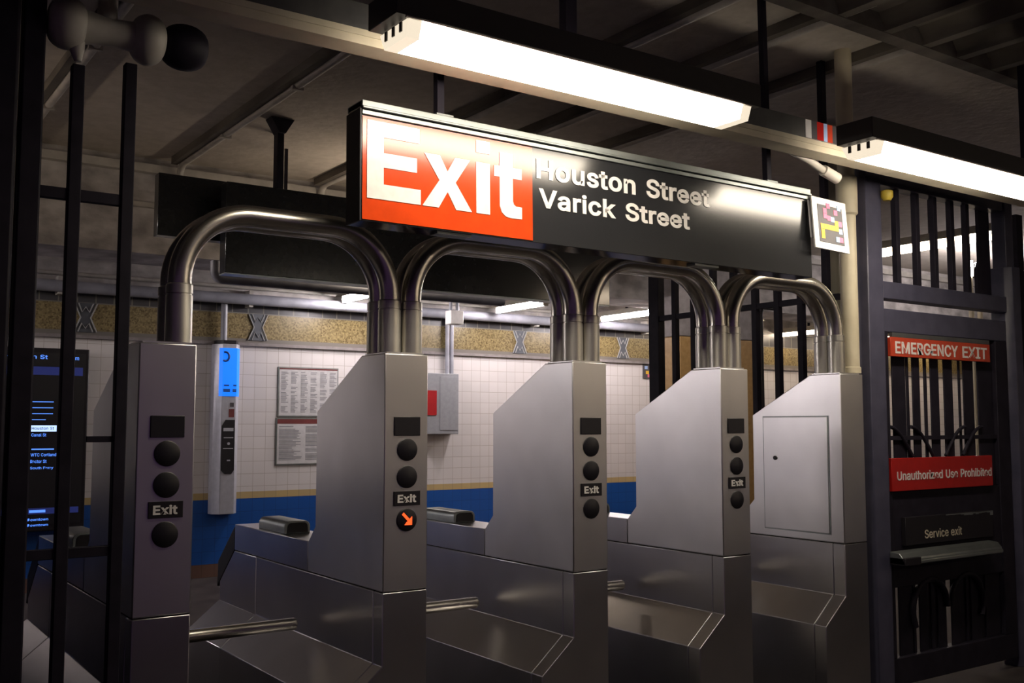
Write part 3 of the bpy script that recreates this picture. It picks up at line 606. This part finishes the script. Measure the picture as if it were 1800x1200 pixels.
# ================================================================== overhead pipes, back signs
for n, (x, y0, y1) in enumerate(((.29, -3.0, 4.38), (1.39, -.5, 4.34), (2.54, -.5, 4.36), (3.10, -.5, 4.36), (3.75, -.3, 4.36))):
    m = MB(); zz = 3.352 - 3.4
    pts = [(0, y0, zz), (0, y1-.12, zz)]
    pts += [(0, y1-.12+.1*math.sin(a), zz-.1+.1*math.cos(a)) for a in [q*PI/12 for q in range(1, 7)]] + [(0, y1-.02, zz-.26)]
    t = thing('ceiling_pipe', '%s grey pipe strapped under the ceiling, running back to the beam' % ['leftmost', 'second from left', 'middle', 'second from right', 'rightmost'][n], 'pipe', (x, 0, 3.4), 'pipes under the ceiling')
    part('pipe', m.tube(pts, .026, 14), GREYPAINT, t)
    for y in (.9, 2.1, 3.3):
        part('strap', MB().box(-.034, .034, y, y+.03, -.078, -.001), GREYPAINT, t)
    part('dark_strip', MB().box(-.075, -.03, y0, y1-.05, -.055, 0), RIB, t, 'dark strip beside the pipe')  # dark strip along the left of each pipe

b1 = thing('hanging_sign', 'large plain black sign hanging behind the turnstile hoops, back side seen', 'sign', (1.26, 2.94, 2.64))
part('sign_box', MB().box(0, 3.12, -.05, .06, -.285, .29), SIGNBLACK, b1, bevel=.004)
part('bottom_edge', MB().box(0, 3.12, -.053, .06, -.292, -.286), ALU, b1)
for x in (.36, 2.7):
    part('hanger', MB().box(x-.022, x+.022, -.02, .024, .29, .74), PAINT, b1)
    part('flange', MB().prism([(x-.022, .66), (x+.022, .66), (x+.08, .755), (x-.08, .755)], 'y', -.05, .05), PAINT, b1)
b2 = thing('hanging_sign', 'smaller plain black sign left of and behind the large black sign', 'sign', (.93, 3.25, 2.81))
part('sign_box', MB().box(0, 1.2, -.04, .05, -.205, .195), SIGNBLACK, b2, bevel=.004)
part('hanger', MB().box(.78, .82, -.02, .02, .195, .59), PAINT, b2)
up = [(0, 0, .12), (0, 0, .05)] + [(.05-.05*math.cos(a), 0, .05-.05*math.sin(a)) for a in [q*PI/12 for q in range(1, 7)]] + [(2.4, 0, 0)]
bpipe = thing('bent_pipe', 'pale pipe with an upturned left end under the large black sign', 'pipe', (1.435, 3.6, 2.415))
part('pipe', MB().tube(up, .034, 16), PALEPIPE, bpipe)
for x in (.5, 1.9): part('hanger', MB().box(x-.01, x+.01, -.01, .01, .03, .985), PAINT, bpipe)

# ---- platform lights, seen ones and added ones
PL = [(3.56, 5.15, 'pale tube light above the wall, seen left of the second turnstile pipes'), (5.35, 5.05, 'tube light above the wall, between the second and third turnstile pipes'),
      (6.88, 5.1, 'tube light above the wall, left of the black fence post')]
def tube_lamp(x, y, label, z=2.66, ln=.85, par=TUBE, grp='tube lights along the platform', bare=False):
    t = thing('tube_light', label, 'light', (x, y, z), grp)
    part('tube', MB().tube([(0, 0, 0), (0, ln, 0)], .032, 14), par, t, 'glowing tube')
    if not bare: part('reflector', MB().prism([(-.11, .01), (-.035, .08), (.035, .08), (.11, .01), (.035, .035), (-.035, .035)], 'y', -.03, ln+.03), ENDCAP, t)
    for yy in (-.02, ln):
        part('socket', MB().box(-.03, .03, yy, yy+.02, -.035, .036), ENDCAP, t)
    part('hanger', MB().box(-.012, .012, ln*.5-.012, ln*.5+.012, .08, 3.4-z), PAINT, t)
    return t
for x, y, lb in PL: tube_lamp(x, y, lb)
for x in (-2.3, -4.0, -5.75): tube_lamp(x, 4.6, 'added unseen tube light above the wall beyond the left edge of the view', ln=1.4)  # lamps added out of view to brighten the turnstile sides
for x in (8.6, 10.3, 12.0, 13.7): tube_lamp(x, 5.1, 'added tube light above the wall, hidden or tiny beyond the gate', ln=1.2, par=TUBE2)  # lamps added to light the wall showing between the gate bars
tube_lamp(2.7, 3.25, 'added bare tube light hidden behind the large black sign', 2.74, .6, TUBE2, bare=True)  # hidden lamp added to brighten the ceiling and beam
tube_lamp(-1.3, 2.6, 'added unseen bare tube light over the platform beyond the left edge of the view', 2.75, .8, TUBE2, bare=True)  # unseen lamp added to brighten the left part of the ceiling
tube_lamp(5.9, 2.3, 'added tube light over the platform, hidden behind the long sign', 3.0, 1.2, TUBE3)  # hidden lamp added to light the beam face on the right
tube_lamp(5.757, .40, 'long bright tube light seen through the bars above the emergency gate', 2.70, 1.1, TUBE2)
for x in (4.6, 6.4, 8.2, 10.0): tube_lamp(x, -6.1, 'added unseen tube light behind the viewer', 2.8, 1.0, TUBE2)  # unseen lamps added to brighten the turnstile fronts
for n, (x, y) in enumerate(((9.70, 3.0), (9.87, 3.0), (10.56, 3.0), (10.80, 3.0))):
    t = thing('upright_lamp', '%s of four small upright lamps far off behind the gate' % ['leftmost', 'second from left', 'third from left', 'rightmost'][n], 'lamp', (x, y, 0), 'small upright lamps far off')
    part('lamp_tube', MB().cyl((0, 0, 3.05), (0, 0, 3.22), .035, 12), TUBE, t)
    part('pole', MB().cyl((0, 0, 0), (0, 0, 3.05), .028, 10), CREAM, t)

# ---- pipe along the wall
wp = thing('wall_conduit', 'long pale round conduit running along the wall above the gold frieze', 'conduit', (0, 6.08, 2.60))
part('pipe', MB().tube([(-8, 0, 0), (9.6, 0, 0)], .052, 18), PALEPIPE, wp)
for x in (-.8, .9, 2.6, 4.3, 6.0, 7.7, 9.2):
    part('bracket', MB().box(x, x+.04, .0, .12, -.07, .09), GREYPAINT, wp)
part('upper_cable', MB().tube([(-8, .02, .115), (9.6, .02, .115)], .018, 10), GREYPAINT, wp)

# ---- things on the back wall
WY = 6.2
hp = thing('help_point', 'narrow silver help column on the tiled wall with a glowing blue panel on top', 'help point', (2.40, WY, 0))
ox = 2.40
part('column', MB().prism([(-.115, 0), (-.115, -.09), (-.06, -.16), (.075, -.16), (.125, -.09), (.125, 0)], 'z', .585, 2.165), SILVER, hp, bevel=.004)
bl = part('blue_panel', MB().prism([(-.082, -.135), (-.058, -.1645), (.077, -.1645), (.122, -.105)], 'z', 1.675, 2.125), BLUELIT, hp, 'glowing blue panel')
part('mark', MB().tube([(.0-.035+.035*math.cos(a), -.167, 2.045+.042*math.sin(a)) for a in [-2.2+q*.3 for q in range(15)]], .010, 8), MARK, bl)
mk = MB()
for zz, a, b in ((1.775, -.045, .005), (1.775, .045, .075), (1.735, -.05, .015), (1.735, .04, .075), (1.72, -.05, .015), (1.72, .04, .075)): mk.box(a, b, -.167, -.1648, zz-.006, zz+.008)
part('faint_lines', mk, MARK, bl)
part('cap', MB().prism([(-.10, -.01), (-.10, -.09), (-.05, -.15), (.07, -.15), (.11, -.09), (.11, -.01)], 'z', 2.165, 2.20), BLACKPLASTIC, hp)
pts = [(-.045, .93)] + [(-.045, 1.0)] + [(-.055, .99), (-.055, 1.40), (-.02, 1.455), (.068, 1.455), (.068, .99), (.045, .955), (-.02, .955)]
bp = part('call_plate', MB().prism(pts[2:], 'y', -.166, -.1605), BLACKGLASS, hp, 'black call plate')
for zz, a, b, h in ((1.365, -.04, .055, .03), (1.29, -.035, .055, .007), (1.19, -.04, .055, .007), (1.08, .0, .03, .012)): part('pale_mark', MB().box(a, b, -.168, -.1662, zz-h/2, zz+h/2), SILVER, bp)
part('call_button', MB().cyl((.012, -.166, 1.235), (.012, -.169, 1.235), .013, 16), SILVER, bp)
part('sticker', MB().box(.01, .06, -.163, -.1605, 1.48, 1.555), MAROON, hp); part('sticker', MB().box(.02, .055, -.163, -.1605, 1.575, 1.615), DGREY, hp)
part('feed_pipe', MB().cyl((-.02, -.06, 2.20), (-.02, -.06, 2.60), .03, 14), PALEPIPE, hp)

sc_ = thing('information_screen', 'tall black information screen with blue train text behind the left fence bars', 'screen', (.76, WY-.03, 0))
ox = .76
for z in (.8, 1.7): part('mount', MB().box(-.2, .2, -.002, .03, z, z+.1), BLACKPLASTIC, sc_)
part('case', MB().box(.30-ox, 1.172-ox, -.11, 0, .52, 2.06), BLACKPLASTIC, sc_, bevel=.01)
part('display', MB().box(.36-ox, 1.14-ox, -.114, -.1105, .58, 2.02), BLACKGLASS, sc_)
bd = MB()
for z0, z1, a, b in ((1.83, 1.90, .40, .93), (1.83, 1.90, .97, 1.12), (.665, .715, .40, .93), (.665, .715, .97, 1.12)): bd.box(a-ox, b-ox, -.116, -.1142, z0, z1)
part('bands', bd, SCREENBAND, sc_, 'dim blue bands')
y = -.1165
def line(body, a, b, z0, h): part('text_line', text(MB(), body, a-ox, b-ox, z0, z0+h, y, .001, .01, 1), SCREENTEXT, sc_)
line('Houston St', .50, .835, 1.965, .035); line('pm', 1.03, 1.085, 1.955, .035)
line('Canal St', .73, .845, 1.312, .026); line('WTC Cortlandt', .73, .94, 1.145, .027); line('Rector St', .73, .855, 1.09, .027); line('South Ferry', .73, .91, 1.033, .027)
line('Downtown', .725, .885, .610, .022); line('Downtown', .725, .885, .590-.025, .020)
for z0, a, b, h in [(z, .73, .73+.18*random.uniform(.5, 1), .006) for z in (1.60, 1.55, 1.50, 1.45)] + [(z, 1.03, 1.045, .025) for z in (1.86, 1.755, .685, .62)] + [(.678, .735, .86, .022), (1.20, .735, .91, .010)]:
    part('text_line', MB().box(a-ox, b-ox, y-.001, y, z0, z0+h), SCREENTEXT, sc_)
part('highlight', MB().box(.715-ox, .925-ox, y+.0005, y+.002, 1.353, 1.405), SCREENBRIGHT, sc_)
part('text_line', text(MB(), 'Houston St', .73-ox, .905-ox, 1.368, 1.393, y, .001, .01), MARK, sc_)
for z in (1.38, 1.325, 1.157, 1.10): part('stop_dot', MB().cyl((.68-ox, -.1145, z), (.68-ox, -.1165, z), .013, 14), SCREENBRIGHT, sc_)
for q in range(7): part('stop_dot', MB().box(.675-ox, .686-ox, -.1165, -.1145, 1.45+q*.027, 1.463+q*.027), SCREENTEXT, sc_)
part('route_line', MB().box(.678-ox, .684-ox, -.116, -.1143, 1.03, 1.40), SCREENRED, sc_)

def notice(name, label, x0, x1, z0, z1, cols, hdr):
    t = thing(name, label, 'notice', ((x0+x1)/2, WY, z0))
    c = (x0+x1)/2; hw = (x1-x0)/2; h = z1-z0
    part('frame', MB().box(-hw-.012, hw+.012, -.012, 0, -.012, h+.012), ALU, t)
    part('sheet', MB().box(-hw, hw, -.014, -.0125, 0, h), PAPER, t)
    part('header', MB().box(-hw, hw, -.0155, -.0141, h-hdr, h), MAROON, t)
    m = MB(); cw = 2*hw/cols
    for q in range(cols):
        z = h - hdr - .03
        while z > .03:
            if random.random() > .12: m.box(-hw+q*cw+.018, -hw+q*cw+cw*(.55+.38*random.random()), -.0152, -.0141, z, z+.007)
            z -= .0135
    part('print', m, INK, t)
notice('rules_notice', 'upper white notice with columns of fine print on the tiled wall', 2.96, 3.575, 1.50, 1.965, 6, .012)
notice('service_notice', 'lower white notice with a maroon heading strip on the tiled wall', 2.947, 3.50, 1.03, 1.465, 2, .045)

gb = thing('alarm_box', 'grey metal wall box with a red window behind the second turnstile', 'box', (4.72, WY, 1.31))
part('case', MB().box(-.23, .21, -.16, 0, 0, .645), BOXGREY, gb, bevel=.006)
part('red_window', MB().box(-.18, -.068, -.168, -.161, .20, .46), BOXRED, gb)
part('door_seam', MB().box(-.025, .19, -.165, -.1605, .04, .61), BOXGREY, gb, bevel=.003)
for x in (.13, .185):
    solo('conduit', MB().cyl((0, 0, 0), (0, 0, .60), .022, 12), PALEPIPE, 'thin vertical conduit above the grey wall box, %s of the pair' % ('left' if x < .15 else 'right'), 'conduit', (4.72+x, WY-.05, 1.955), 'conduits above the grey wall box')
jb = thing('junction_box', 'small white junction box with two stubs hanging in front of the wall pipe', 'box', (4.60, 5.6, 2.50))
part('case', MB().box(-.075, .075, -.06, .06, -.065, .075), WHITE, jb, bevel=.006)
for x in (-.045, .035): part('stub', MB().cyl((x, 0, .075), (x, 0, .18), .018, 12), PALEPIPE, jb)
part('bracket', MB().box(-.16, .05, -.03, .03, .18, .34), GREYPAINT, jb)
part('strap', MB().box(-.03, .03, -.03, .03, .34, .9), GREYPAINT, jb)
cm = thing('colour_code_plate', 'tiny dark plate of coloured squares on the tiled wall by the fence post', 'plate', (7.80, WY, 1.98))
part('plate', MB().box(-.075, .075, -.01, 0, 0, .19), DGREY, cm)
for mm, a, b, c, d in ((LBLUE, -.05, .0, .12, .16), (YELLOW, -.03, .02, .06, .10), (PINK, .0, .05, .02, .06)):
    part('colour_square', MB().box(a, b, -.012, -.0101, c, d), mm, cm)
# ---- tan pillar beyond the fence
pi = thing('pillar', 'square tan glazed pillar with a grey stone top beyond the black fence', 'pillar', (6.80, 4.2, 0))
part('shaft', MB().box(-.57, .57, -.2, .2, 0, 2.285), TAN, pi, bevel=.01)
part('stone_top', MB().box(-.58, .58, -.205, .22, 2.285, 3.4), STONE, pi, bevel=.01)
for x in (-.40, .0): part('bolt', MB().cyl((x, -.205, 2.42), (x, -.23, 2.42), .03, 8), PAINT, pi)
solo('pipe_elbow', MB().tube([(0, 0, 0), (0, 0, 2.60)] + [(.08-.08*math.cos(a), 0, 2.60+.08*math.sin(a)) for a in [q*PI/12 for q in range(1, 7)]] + [(.26, 0, 2.68)], .022, 14), BLACKPLASTIC,
     'black gooseneck pipe rising beyond the fence, seen under the last hoop', 'pipe', (7.64, 4.2, 0))
